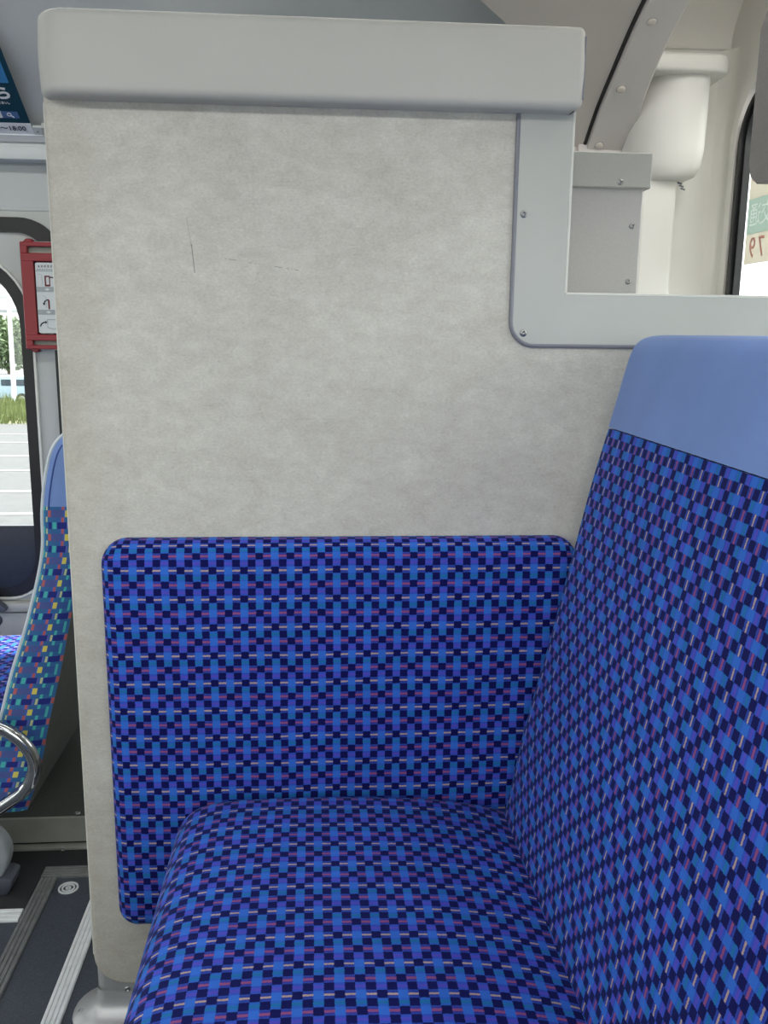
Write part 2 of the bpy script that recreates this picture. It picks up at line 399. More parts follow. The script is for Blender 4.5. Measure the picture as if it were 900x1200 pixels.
def screw(parent, loc, nrm, r=.0045, name='screw', m='screw', h=.4):
    key = (round(r, 5), name, h)
    if key not in _scr:
        bm = NB(); prof = [(1.0, 0), (1.0, .12*h/.4), (.85, .28*h/.4), (.55, .38*h/.4)]
        n = 14; R = [[bm.verts.new((r*a*math.cos(2*PI*k/n), r*a*math.sin(2*PI*k/n), r*b)) for k in range(n)] for a, b in prof]
        for i in range(3):
            for k in range(n): bm.faces.new((R[i][k], R[i][(k+1) % n], R[i+1][(k+1) % n], R[i+1][k]))
        # cross recess
        if name == 'screw':
            c = [bm.verts.new((r*.5*math.cos(2*PI*k/n)*(.35 if k % 3 else .9), r*.5*math.sin(2*PI*k/n)*(.35 if k % 3 else .9), r*(.05 if k % 3 else .2))) for k in range(n)]
            for k in range(n): bm.faces.new((R[3][k], R[3][(k+1) % n], c[(k+1) % n], c[k]))
            bm.faces.new(c)
        else:
            c = bm.verts.new((0, 0, r*.42*h/.4))
            for k in range(n): bm.faces.new((R[3][k], R[3][(k+1) % n], c))
        bmesh.ops.recalc_face_normals(bm, faces=bm.faces)
        for f in bm.faces: f.smooth = name != 'screw'
        me = bpy.data.meshes.new(name); bm.to_mesh(me); bm.free(); me.materials.append(M[m]); _scr[key] = me
    o = bpy.data.objects.new(name, _scr[key]); COL.objects.link(o)
    q = Vector(nrm).to_track_quat('Z', 'Y').to_matrix().to_4x4()
    mw = Matrix.Translation(loc) @ q
    if parent is not None:
        o.parent = parent; o.matrix_parent_inverse = world_of(parent).inverted()
    o.location = loc; o.rotation_euler = q.to_euler()
    return o
def struct(o): o['kind'] = 'structure'; return o

# ------------------------------------------------------------------ shell: floor, walls, windows, ceiling
bm = NB(); box(bm, XF, XR, YN, YW, ZF-.05, ZF)
floor = struct(build('floor', bm, M['floor']))
def strip(x0, x1, y0, y1, along, m='alu', ribs=4):
    bm = NB(); h = .005
    box(bm, x0, x1, y0, y1, ZF, ZF+h*.55)
    for k in range(ribs):
        if along == 'y':
            w = (x1-x0)/ribs; box(bm, x0+w*(k+.12), x0+w*(k+.88), y0, y1, ZF+h*.5, ZF+h, .0008, 1)
        else:
            w = (y1-y0)/ribs; box(bm, x0, x1, y0+w*(k+.12), y0+w*(k+.88), ZF+h*.5, ZF+h, .0008, 1)
    return build('nosing_strip', bm, M[m], floor)
strip(-.396, -.368, .25, 1.50, 'y')
strip(-.500, -.470, .25, 1.498, 'y', 'alu_worn')
strip(-.500, -.18, 1.50, 1.532, 'x', 'alu_worn', 4)
strip(-1.6, -.502, 1.378, 1.410, 'x', 'alu', 3)
bm = NB(); box(bm, -1.6, -.18, 1.534, 1.60, ZF, ZF+.0015)
build('floor_sheet', bm, M['floor_dark'], floor)
bm = NB(); box(bm, -1.6, -.502, 1.412, 1.534, ZF, ZF+.0015)
build('floor_sheet', bm, M['floor_dark'], floor)
bm = NB()
for r0, r1 in ((.0175, .0145), (.0115, .009)):
    ring(bm, [(-.443+r0*math.cos(a*PI/16), 1.468+r0*math.sin(a*PI/16)) for a in range(32)], [(-.443+r1*math.cos(a*PI/16), 1.468+r1*math.sin(a*PI/16)) for a in range(32)], ZF-.002, ZF+.002, 'z')
ring(bm, [(-.443+.005*math.cos(a*PI/8), 1.468+.005*math.sin(a*PI/8)) for a in range(16)], [(-.443+.002*math.cos(a*PI/8), 1.468+.002*math.sin(a*PI/8)) for a in range(16)], ZF-.002, ZF+.002, 'z')
build('hatch_lock', bm, M['alu'], floor)

def wall_with_holes(name, axis, pos, thick, a0, a1, z0, z1, holes, m):
    """wall in a plane (axis 'y': spans x; axis 'x': spans y) with rectangular holes (a0,a1,z0,z1)"""
    bm = NB(); A = sorted({a0, a1, *[h[0] for h in holes], *[h[1] for h in holes]}); Z = sorted({z0, z1, *[h[2] for h in holes], *[h[3] for h in holes]})
    for i in range(len(A)-1):
        for j in range(len(Z)-1):
            ca, cz = (A[i]+A[i+1])/2, (Z[j]+Z[j+1])/2
            if any(h[0] < ca < h[1] and h[2] < cz < h[3] for h in holes): continue
            if axis == 'y': box(bm, A[i], A[i+1], pos, pos+thick, Z[j], Z[j+1])
            else: box(bm, pos, pos+thick, A[i], A[i+1], Z[j], Z[j+1])
    bmesh.ops.remove_doubles(bm, verts=bm.verts, dist=1e-5)
    return struct(build(name, bm, m))
DOOR = (-1.36, -.578, -.90, .232)
fw = [(-2.6, -1.55, -.42, .24), (-3.8, -2.72, -.42, .24), (-5.0, -3.92, -.42, .24), (-6.2, -5.12, -.42, .24)]
wall_far = wall_with_holes('wall_far', 'y', YW, .05, XF, XR+.05, ZF-.05, .86, [DOOR]+fw, M['wall_cool'])
nw = [(-.30, .88, -.36, .34), (-1.5, -.42, -.36, .34), (-2.7, -1.62, -.42, .24), (-3.9, -2.82, -.42, .24), (-5.1, -4.02, -.42, .24), (-6.3, -5.22, -.42, .24)]
wall_near = wall_with_holes('wall_near', 'y', YN-.05, .05, XF, XR+.05, ZF-.05, .86, nw, M['wall_cool'])
RW = (.05, 2.045, -.25, .525)
wall_rear = wall_with_holes('wall_rear', 'x', XR, .012, YN-.05, YW, ZF-.05, 1.0, [RW], M['rear_wall'])
FWN = (.05, 1.95, -.45, .45)
wall_front = wall_with_holes('wall_front', 'x', XF-.05, .05, YN-.05, YW+.05, ZF-.05, 1.0, [FWN], M['wall_cool'])
wcount = [1]
def window(axis, pos, h, r=.06, fr=.035, m='rubber', ov=.012):
    w = struct(bpy.data.objects.new('window_%d' % wcount[0], None)); COL.objects.link(w); wcount[0] += 1
    c = ((h[0]+h[1])/2, pos, h[2]) if axis == 'y' else (pos, (h[0]+h[1])/2, h[2]); w.location = c
    bm = NB(); n = 10
    ring(bm, rrect(h[0]-ov, h[1]+ov, h[2]-ov, h[3]+ov, r+ov, n), rrect(h[0]+fr*.45, h[1]-fr*.45, h[2]+fr*.45, h[3]-fr*.45, r*.85, n), pos-.012, pos+.012, axis)
    build('window_frame', bm, M[m], w, True)
    bm = NB()
    ring(bm, rrect(h[0]-.0, h[1]+.0, h[2]-.0, h[3]+.0, r, n), rrect(h[0]+fr, h[1]-fr, h[2]+fr, h[3]-fr, r*.75, n), pos-.004, pos+.012, axis)
    build('glazing_seal', bm, M[m], w, True)
    bm = NB(); prism(bm, rrect(h[0]+fr*.6, h[1]-fr*.6, h[2]+fr*.6, h[3]-fr*.6, r*.8, n), pos+.005, pos+.009, axis)
    build('pane', bm, M['glass'], w)
    return w
win_rear = window('x', XR, RW, .12, .019, 'rubber', .003)
for h in fw: window('y', YW, h)
for h in nw: window('y', YN-.02, h)
window('x', XF, FWN)

# rounded corner between far wall and rear wall, and seam lines
bm = NB(); R = .05; cx, cyy = XR-R, YW-R
pts = [(XR+.001, YW+.001)] + [(cx + R*math.cos(a), cyy + R*math.sin(a)) for a in [PI/2*k/10 for k in range(11)]]
prism(bm, pts, -.6, .64, 'z'); struct(build('trim_1', bm, M['rear_wall'], None, True))
bm = NB(); box(bm, .70, XR-R, YW-.003, YW, .1885, .1905); box(bm, XR-.003, XR, YW-.11, YW-R, .1885, .1905)
o = build('seam_line', bm, M['card_grey'], wall_far)
bm = NB(); box(bm, .60, XR, YW-.006, YW+.001, -.5, .64)
build('wall_lining', bm, M['rear_wall'], wall_far)
# raised moulding around the rear window
bm = NB(); ring(bm, rrect(-.02, 2.085, -.32, .60, .17, 10), rrect(.045, 2.062, -.24, .55, .135, 10), XR-.012, XR+.001, 'x')
bmesh.ops.bevel(bm, geom=[e for e in bm.edges if e.calc_face_angle(0) > .8], offset=.008, segments=3, affect='EDGES')
build('window_surround', bm, M['rear_wall'], wall_rear, True)

# ceiling: cove profile (Y, Z), mirrored to the near side
half = [(2.135, .392), (2.14, .425), (2.05, .490), (1.957, .540), (1.87, .585), (1.79, .619), (1.66, .665), (1.5, .702), (1.3, .728), (1.0, .738)]
prof = [Vector((p.x, p.y, 0)) for p in spline([(a, b, 0) for a, b in half[1:]], 5)]
prof = [(2.135, .392)] + [(p.x, p.y) for p in prof]
prof_full = prof + [(2*.995 - y, z) for y, z in prof[::-1]][1:]
def sstep(a, b, x):
    t = max(0, min(1, (x-a)/(b-a))); return t*t*(3-2*t)
XS, X0, X1 = -.50, .62, .70           # scoop start, rib left edge, rib right edge
def cove_strip(name, xs, dfun, m):
    bm = NB(); G = []
    for x in xs:
        row = []
        for k, (y, z) in enumerate(prof_full):
            xx = x(k) if callable(x) else x
            d = dfun(xx, k); row.append(bm.verts.new((xx, y + d*.45 * (1 if y > .995 else -1), z + d)))
        G.append(row)
    for i in range(len(G)-1):
        for k in range(len(prof_full)-1): bm.faces.new((G[i][k], G[i][k+1], G[i+1][k+1], G[i+1][k]))
    o = build(name, bm, m, None, True, 40); return o
def edge_x(k):   # slanting left edge of the rear ceiling panel
    y = prof_full[k][0]; return .394 - 1.18*min(.35, max(-.05, 1.88-y))
xs = [XF, -4, -2, -1.2, -.8] + [(lambda k, t=t: XS + (edge_x(k)-XS)*t/16) for t in range(17)]
ceil_main = struct(cove_strip('ceiling', xs, lambda x, k: .10*sstep(-.42, .10, x)*1.7, M['cove_blue']))
bm = NB(); G = [[bm.verts.new((xx(k) if callable(xx) else xx, y, z)) for k, (y, z) in enumerate(prof_full)] for xx in ((lambda k: edge_x(k)), .5, X0+.004)]
for i in range(2):
    for k in range(len(prof_full)-1): bm.faces.new((G[i][k], G[i][k+1], G[i+1][k+1], G[i+1][k]))
r = bmesh.ops.extrude_edge_only(bm, edges=[e for e in bm.edges if e.is_boundary and all(v in G[0] for v in e.verts)])
for v in [g for g in r['geom'] if isinstance(g, bmesh.types.BMVert)]: v.co.z += .18; v.co.y += .08 if v.co.y > .995 else -.08
build('ceiling_panel', bm, M['cove_beige'], ceil_main, True, 40)
# roof above the scoop and over the rear bay
half_r = [(2.15, .64), (2.13, .70), (2.04, .78), (1.85, .84), (1.5, .88), (1.0, .89)]
pr = [(p.x, p.y) for p in spline([(a, b, 0) for a, b in half_r], 6)]
pr = pr + [(2*.995-y, z) for y, z in pr[::-1]][1:]
bm = NB(); G = [[bm.verts.new((x, y, z)) for y, z in pr] for x in (X1-.02, XR+.001)]
for k in range(len(pr)-1): bm.faces.new((G[0][k], G[0][k+1], G[1][k+1], G[1][k]))
build('rear_ceiling', bm, M['rear_wall'], ceil_main, True, 40)
bm = NB(); tube(bm, [(X1, YW-.007, .642), (XR, YW-.007, .642)], .002, 6)
build('ceiling_seam', bm, M['edge_white'], ceil_main)
bm = NB(); box(bm, XF-.05, XR+.05, YN-.05, YW+.05, .92, .96)
build('roof', bm, M['steel_body'], ceil_main)
# ledge below the cove and wall moulding
bm = NB(); box(bm, XF, X0, YW-.045, YW, .360, .388, .004)
struct(build('trim_2', bm, M['cove_blue'], None, True))
bm = NB(); box(bm, XF, X0, YN, YN+.045, .372, .394, .004)
struct(build('trim_3', bm, M['cove_blue'], None, True))
bm = NB(); box(bm, XF, .6, YW-.005, YW, .258, .266, .002)
struct(build('trim_4', bm, M['wall_cool'], None, True))
# rib cover: a curved band with a return edge, a dark gap on its left and bolt caps
bm = NB(); hp = [(y, z) for y, z in prof[1:]]
outer = hp; T = .012
G = []
for x, off in ((X0, .0), (X0+.002, -T), (X1-.004, -T), (X1, -T+.004), (X1+.002, .06), (X1+.002, .16)):
    row = []
    for k, (y, z) in enumerate(outer + [(2*.995-y, z) for y, z in outer[::-1]][1:]):
        sgn = 1 if y > .995 else -1
        kk = min(k, 2*len(outer)-2-k); fl = .030*max(0, 1-kk/14)**2 if x > X1-.01 else 0
        row.append(bm.verts.new((x+fl, y + off*.55*sgn, z + off*.83)))
    G.append(row)
for i in range(len(G)-1):
    for k in range(len(G[0])-1): bm.faces.new((G[i][k], G[i][k+1], G[i+1][k+1], G[i+1][k]))
rib = struct(build('trim_5', bm, M['rib'], None, True, 40))
bm = NB(); tube(bm, [(X0-.0035, y, z) for y, z in hp], .0042, 6)
build('shadow_gap', bm, M['rubber'], rib)
for (y, z, t) in ((1.83, .603, (.0, -.42, -.9)), (1.992, .521, (0, -.5, -.86)), (2.128, .42, (0, -.6, -.8))):
    k = min(range(len(hp)), key=lambda i: abs(hp[i][0]-y)); a, b_ = hp[max(0, k-1)], hp[min(len(hp)-1, k+1)]
    d = Vector((0, b_[0]-a[0], b_[1]-a[1])).normalized(); nn = Vector((0, -d.z, d.y)); nn = nn if nn.z < 0 else -nn
    zz = hp[k][1] + (y-hp[k][0])*(b_[1]-a[1])/(b_[0]-a[0]) if k > 0 else z
    screw(rib, Vector((.646, y, zz)) + nn*.0115, nn, .0095, 'bolt_cap', 'bolt', .45)
    bo = Vector((.646, y, zz)) + nn*.0112; e1 = Vector((1, 0, 0)); e2 = nn.cross(e1)
    bq = NB(); tube(bq, [bo + .0098*(math.cos(a*PI/10)*e1 + math.sin(a*PI/10)*e2) for a in range(20)], .0010, 6, True); build('bolt_recess', bq, M['gasket'], rib)
bm = NB(); box(bm, .60, .72, YW-.02, YW, -.3, .43, .004)   # wall lining under the rib
build('rib_foot', bm, M['rib'], rib, True)

# moulded duct box and pillar cover in the rear corner
duct = empty('duct_cover', (.76, 2.15, .345), 'white moulded duct box with rounded flange hung high in the corner', 'duct cover')
sec = [(.85, 2.149), (.703, 2.149), (.703, 2.095), (.708, 2.07), (.722, 2.04), (.742, 2.015), (.765, 2.002), (.79, 1.997)] + [(.822+.028*math.sin(a), 2.023-.028*math.cos(a)) for a in [PI/2*k/6 for k in range(7)]]
bm = NB(); lv = [(.340, .030), (.3405, .024), (.346, .012), (.368, .003), (.40, .0), (.55, -.002)]
Rg = []
for z, ins in lv:
    cxm, cym = .78, 2.15
    Rg.append([bm.verts.new((x - (ins if x > cxm else -0)*1.0, y + (ins if y < 2.1 else 0), z)) for x, y in sec])
for i in range(len(Rg)-1):
    for k in range(len(sec)): bm.faces.new((Rg[i][k], Rg[i][(k+1) % len(sec)], Rg[i+1][(k+1) % len(sec)], Rg[i+1][k]))
bm.faces.new(Rg[0])
build('duct_body', bm, M['white_plastic'], duct, True, 60)
bm = NB(); prism(bm, rrect(.703, .884, 1.97, 2.149, (.0, .0, .01, .045), 8), .548, .585, 'z', .008, 3)
build('flange', bm, M['white_plastic'], duct, True)
bm = NB(); box(bm, .853, .857, 2.03, 2.06, .505, .53)
build('flange_clip', bm, M['card_grey'], duct)
pil = NB(); prism(pil, rrect(.722, .808, 2.045, 2.149, (.0, .0, .012, .012), 5), -.6, .345, 'z')
tag(build('pillar_cover', pil, M['white_plastic'], None, True), 'narrow white pillar cover running down below the duct box', 'pillar cover')
bm = NB()
for k in range(3): tube(bm, [(.812+.004*k, 2.06, .339-.006*k), (.822+.004*k, 2.06, .336-.006*k)], .002, 6)
build('cable_end', bm, M['gasket'], duct)

# ------------------------------------------------------------------ emergency door on the far wall
door = struct(bpy.data.objects.new('door_1', None)); COL.objects.link(door); door.location = (-.97, YW, ZF)
DO = rrect(DOOR[0]+.018, DOOR[1]-.018, DOOR[2]+.018, DOOR[3]-.018, .075, 10)
WI = (-1.28, -.648, -.635, .170)
bm = NB(); ring(bm, DO, rrect(*WI, (.16, .16, .09, .09), 10), YW-.004, YW+.03)
build('door_panel', bm, M['door_grey'], door, True)
bm = NB(); ring(bm, rrect(DOOR[0]-.012, DOOR[1]+.012, DOOR[2]-.012, DOOR[3]+.012, .095, 10), rrect(DOOR[0]+.02, DOOR[1]-.02, DOOR[2]+.02, DOOR[3]-.02, .073, 10), YW-.012, YW+.03)
build('door_seal', bm, M['rubber'], door, True)
# fill between square wall hole and rounded seal
bm = NB(); ring(bm, rrect(DOOR[0]-.03, DOOR[1]+.03, DOOR[2]-.03, DOOR[3]+.03, .001, 10), rrect(DOOR[0]-.005, DOOR[1]+.005, DOOR[2]-.005, DOOR[3]+.005, .09, 10), YW-.003, YW+.02)
build('door_surround', bm, M['door_grey'], door)
bm = NB(); ring(bm, rrect(WI[0]-.006, WI[1]+.006, WI[2]-.006, WI[3]+.006, (.166, .166, .096, .096), 10), rrect(WI[0]-.001, WI[1]+.001, WI[2]-.001, WI[3]+.001, (.161, .161, .091, .091), 10), YW-.013, YW-.002)
build('window_bead', bm, M['edge_white'], door, True)
bm = NB(); ring(bm, rrect(WI[0], WI[1], WI[2], WI[3], (.16, .16, .09, .09), 10), rrect(WI[0]+.022, WI[1]-.024, WI[2]+.02, WI[3]-.022, (.145, .145, .08, .08), 10), YW-.010, YW+.03)
build('glazing_seal', bm, M['rubber'], door, True)
bm = NB(); prism(bm, rrect(WI[0]+.01, WI[1]-.01, WI[2]+.02, WI[3]-.01, .1, 8), YW+.012, YW+.016)
build('pane', bm, M['glass'], door)
bm = NB(); prism(bm, rrect(WI[0]+.01, WI[1]-.012, WI[2]+.006, -.46, (.006, .006, .085, .085), 8), YW-.006, YW+.010, 'y', .003, 2)
build('kick_panel', bm, M['dark_panel'], door, True)
# grey ledge with emergency lever and knob below the window
bm = NB(); box(bm, -1.34, -.60, YW-.022, YW-.002, -.90, -.672, .006); box(bm, -1.34, -.60, YW-.035, YW-.002, -.668, -.645, .006)
build('ledge', bm, M['ledge'], door, True)
bm = NB(); prism(bm, [(-.90, -.60), (-.80, -.607), (-.772, -.62), (-.735, -.652), (-.74, -.662), (-.90, -.662)], YW-.055, YW-.030, 'y', .004, 2)
lev = build('emergency_lever', bm, M['lever'], door, True)
screw(door, (-.772, YW-.022, -.690), (0, -1, 0), .016, 'lock_knob', 'lever', .4)

# red emergency handle cover with instruction card
red = empty('emergency_handle_cover', (-.58, YW, -.04), 'red plastic emergency door handle cover with pictogram card', 'handle cover')
RX0, RX1, RZ0, RZ1 = -.655, -.50, -.045, .19
bm = NB(); o_ = rrect(RX0, RX1, RZ0, RZ1, .012, 5)
yf = YW-.034
# front frame pieces around slots and card window
for (a, b_, c, d) in ((RX0, RX1, .180, RZ1), (RX0, RX0+.015, .165, .182), (RX1-.015, RX1, .165, .182), (RX0, RX1, .148, .166), (RX0, RX0+.027, -.014, .15), (RX1-.014, RX1, -.014, .15), (RX0, RX1, -.026, -.012), (RX0, RX0+.015, -.038, -.024), (RX1-.015, RX1, -.038, -.024), (RX0, RX1, RZ0, -.036)):
    box(bm, a, b_, yf, YW-.003, c, d, .0015, 1)
red_body = build('cover_body', bm, M['red'], red, True)
bm = NB(); prism(bm, [(RX0+.002, RZ1-.002), (RX0+.012, RZ1+.008), (RX0+.024, RZ1+.007), (RX0+.027, RZ1-.002)], yf+.008, YW-.004, 'y', .002, 1)
build('clip_tab', bm, M['red'], red, True); bm = NB()
prism(bm, [(RX0+.002, RZ0+.002), (RX0+.014, RZ0-.007), (RX0+.022, RZ0-.007), (RX0+.03, RZ0+.002)], yf+.008, YW-.004, 'y', .002, 1)
build('clip_tab', bm, M['red'], red, True)
bm = NB(); ring(bm, rrect(RX0-.002, RX1+.002, RZ0-.002, RZ1+.002, .012, 5), rrect(RX0+.0005, RX1-.0005, RZ0+.0005, RZ1-.0005, .010, 5), YW-.016, YW-.003)
build('pale_rim', bm, M['card'], red, True)
CX0, CX1, CZ0, CZ1 = RX0+.030, RX1-.017, -.009, .1455
bm = NB(); prism(bm, rrect(CX0, CX1, CZ0, CZ1, .004, 4), yf+.004, yf+.010)
card = build('instruction_card', bm, M['card'], red)
yc = yf+.0035
bm = NB(); box(bm, RX0+.012, RX1-.012, yf+.014, yf+.02, .166, .181); build('slot_back', bm, M['plinth_front'], red); bm = NB(); box(bm, RX0+.012, RX1-.012, yf+.014, yf+.02, -.037, -.025)
build('slot_back', bm, M['plinth_front'], red)
bm = NB()
for z in (.082, .032): box(bm, CX0, CX1, yc, yc+.001, z, z+.011)
box(bm, CX0, CX1, yc, yc+.001, .1265, .129)
tag(build('card_band', bm, M['card_grey'], card), kind='stuff')
bm = NB()
for k in range(9):
    x = CX0+.006+.0068*k
    for dx, dz, w, h in ((0, 0, .0045, .0008), (0, .0035, .0045, .0008), (.0018, 0, .0009, .0043), (0, .0018, .003, .0007)):
        box(bm, x+dx, x+dx+w, yc, yc+.001, .1355+dz, .1355+dz+h)
for k in range(12): box(bm, CX0+.004+.005*k, CX0+.007+.005*k, yc, yc+.001, .1305, .1317)
tag(build('card_heading', bm, M['ink'], card), kind='stuff')
bm = NB(); ring(bm, rrect(CX0+.019, CX0+.031, .094, .1175, .001, 2), rrect(CX0+.0222, CX0+.0288, .098, .1145, .001, 2), yc, yc+.001)
prism(bm, [(CX0+.024, .044), (CX0+.0275, .044), (CX0+.0275, .062), (CX0+.0255, .0665), (CX0+.0235, .0655)], yc, yc+.001)
tag(build('pictogram_red', bm, M['red_dark'], card), kind='stuff')
def arrow(bm, cx, cz, r, a0, a1, w=.0014, flip=1):
    pts = [(cx + r*math.cos(a0+(a1-a0)*k/8), cz + r*math.sin(a0+(a1-a0)*k/8)) for k in range(9)]
    for k in range(8):
        (xa, za), (xb, zb) = pts[k], pts[k+1]; d = Vector((xb-xa, zb-za)).normalized(); q = Vector((-d.y, d.x))*w
        prism(bm, [(xa-q.x, za-q.y), (xb-q.x, zb-q.y), (xb+q.x, zb+q.y), (xa+q.x, za+q.y)], yc, yc+.001)
    (xa, za), (xb, zb) = pts[-2], pts[-1]; d = Vector((xb-xa, zb-za)).normalized(); q = Vector((-d.y, d.x))*w*2.4
    prism(bm, [(xb-q.x, zb-q.y), (xb+d.x*.005, zb+d.y*.005), (xb+q.x, zb+q.y)], yc, yc+.001)
bm = NB(); arrow(bm, CX0+.024, .0555, .009, PI*.5, PI*.95); arrow(bm, CX0+.015, .004, .011, PI*.95, PI*.5); arrow(bm, CX0+.034, .104, .010, PI*.6, PI*.1)
tag(build('pictogram_arrow', bm, M['ink'], card), kind='stuff')
bm = NB(); tube(bm, [(CX0+.02, yc, .022), (CX0+.02, yc, .004), (CX0+.034, yc, .0), (CX0+.044, yc, .008), (CX0+.046, yc, .024), (CX0+.033, yc, .021), (CX0+.02, yc, .022)], .0005, 4)
tube(bm, [(CX0+.006, yc, .121), (CX0+.013, yc, .119), (CX0+.014, yc, .098)], .0004, 4); tube(bm, [(CX0+.014, yc, .074), (CX0+.02, yc, .07), (CX0+.019, yc, .046)], .0004, 4)
tag(build('pictogram_line', bm, M['card_grey'], card), kind='stuff')
bm = NB()
for z in (.0875, .0375): prism(bm, [(CX0+.018, z), (CX0+.024, z+.003), (CX0+.03, z), (CX0+.024, z-.003)], yc-.0005, yc+.001)
tag(build('card_pointer', bm, M['card'], card), kind='stuff')

# ------------------------------------------------------------------ advertising poster in the cove
P0, P1 = Vector((0, 2.120, .424)), Vector((0, 1.90, .560))          # bottom and top of the poster (Y, Z) laid on the cove
pd = (P1-P0).normalized(); pn = Vector((0, -pd.z, pd.y)); pn = pn if pn.z < 0 else -pn
def pp(x, s, off): v = P0 + pd*s + pn*off; return (x, v.y, v.z)
def pquad(bm, x0, x1, s0, s1, off, th=.0006):
    a = [pp(x0, s0, off), pp(x1, s0, off), pp(x1, s1, off), pp(x0, s1, off)]; b_ = [pp(x0, s0, off-th), pp(x1, s0, off-th), pp(x1, s1, off-th), pp(x0, s1, off-th)]
    A = [bm.verts.new(v) for v in a]; B = [bm.verts.new(v) for v in b_]
    bm.faces.new(A); bm.faces.new(B[::-1])
    for i in range(4): bm.faces.new((A[i], B[i], B[(i+1) % 4], A[(i+1) % 4]))
    return bm
PXR = -.606; PXL = -1.16; PO = .012
poster = empty('advertising_poster', (-.9, P0.y, P0.z), 'teal advertising poster with opening hours on the slanted ceiling edge', 'poster')
bm = pquad(NB(), PXL, PXR, .0, .27, PO, .001); build('sheet', bm, M['poster'], poster)
bm = pquad(NB(), PXL, PXR, .0, .032, PO+.0006); build('white_band', bm, M['poster_white'], poster)
bm = pquad(NB(), PXL+.1, -.617, .140, .20, PO+.0006); build('blue_field', bm, M['poster_blue'], poster)
bm = pquad(NB(), PXL+.1, -.656, .046, .064, PO+.0006); build('search_field', bm, M['poster_white'], poster)
bm = pquad(NB(), -.658, -.624, .046, .064, PO+.0009); btn = build('search_button', bm, M['poster_btn'], poster)
def ptext(name, body, x, s, size, m, off=.0014, bold=0.0, **k): return text_mesh(name, body, size, m, frame_mtx(pp(x, s, PO+off), (1, 0, 0), tuple(pd)), poster, bold=bold)
ptext('opening_hours', '10:00～18:00', -.665, .017, .017, M['ink_blue'])
ptext('headline', 'から', -.656, .112, .036, M['poster_white'], bold=.0012)
ptext('small_print', 'お問い合わせください。', -.668, .088, .0075, M['poster_white'])
bm = NB(); c = Vector(pp(-.642, .057, PO+.002)); X = Vector((1, 0, 0))
tube(bm, [c + .004*(math.cos(a*PI/6)*X + math.sin(a*PI/6)*pd) for a in range(12)], .0008, 5, True); tube(bm, [c + .003*X - .003*pd, c + .008*X - .008*pd], .001, 5)
build('magnifier_mark', bm, M['poster_white'], poster)
rail = empty('poster_rail', (-.9, P0.y, P0.z-.02), 'pale metal rail holding the bottom edge of the teal poster', 'poster rail')
bm = pquad(NB(), PXL, -.578, -.020, .0, PO+.003, .010); build('rail_lip', bm, M['poster_white'], rail)
bm = pquad(NB(), -.586, -.574, -.022, .026, PO+.006, .014); build('end_stop', bm, M['trim_green'], rail)
bm = pquad(NB(), -.605, -.587, .0, .022, PO+.0016, .006); build('end_plate', bm, M['cove_blue'], rail)
screw(rail, pp(-.597, .010, PO+.0018), pn, .0028)

# ------------------------------------------------------------------ partition
part = empty('partition', (.1, 1.168, ZF), 'mottled grey laminate partition with a notch, padded grey cap and blue check side pad', 'partition')
PX0, PY0, PY1, PZB, PZT = -.319, 1.15, 1.186, -.924, .30
cr = .048
corner = [(PX0+cr-cr*math.cos(a), PZB+cr-cr*math.sin(a)) for a in [PI/2*k/8 for k in range(9)]]
poly = [(PX0, PZT)] + corner + [(XR-.02, PZB), (XR-.02, .050), (.316, .050), (.316, PZT)]
bm = NB(); prism(bm, poly, PY0, PY1, 'y')
es = [e for e in bm.edges if all(v.co.x < PX0+cr+.001 and v.co.z < PZT-.001+.01 for v in e.verts) and abs(e.verts[0].co.y - e.verts[1].co.y) < 1e-5 and e.calc_face_angle(0) > .6]
bmesh.ops.bevel(bm, geom=es, offset=.007, segments=4, affect='EDGES', profile=.5)
panel = build('panel', bm, M['panel'], part, True)
bm = NB(); box(bm, PX0-.0012, PX0+.002, PY0+.006, PY1-.006, PZB+cr, .262, .0006, 1); build('edge_strip', bm, M['edge_white'], part)
# L-shaped edge trim with rounded outer corner and grey bead
TX0, TX1, TZ0, TZ1 = .248, .3165, -.0135, .0515
ro = .030
oc = [(TX0+ro-ro*math.cos(a), TZ0+ro-ro*math.sin(a)) for a in [PI/2*k/8 for k in range(9)]]
poly = [(TX0, .285)] + oc + [(XR-.02, TZ0), (XR-.02, TZ1), (TX1, TZ1), (TX1, .285)]
bm = NB(); prism(bm, poly, PY0-.004, PY0+.001, 'y', .0008, 1); trim = build('edge_trim', bm, M['trim_green'], part, True)
bm = NB(); tube(bm, [(TX0, PY0-.002, .285)] + [(x, PY0-.002, z) for x, z in oc] + [(XR-.02, PY0-.002, TZ0)], .0030, 8)
build('bead', bm, M['gasket'], trim, True)
bm = NB(); box(bm, TX1-.002, TX1+.0015, PY0-.0045, PY1+.002, TZ1-.001, .285, .0006, 1); box(bm, TX1-.002, XR-.02, PY0-.0045, PY1+.002, TZ1-.002, TZ1+.0015, .0006, 1)
build('edge_lip', bm, M['edge_white'], trim)
screw(part, (.2585, PY0-.004, .147), (0, -1, 0), .0046); screw(part, (.2640, PY0-.004, .002), (0, -1, 0), .0046)
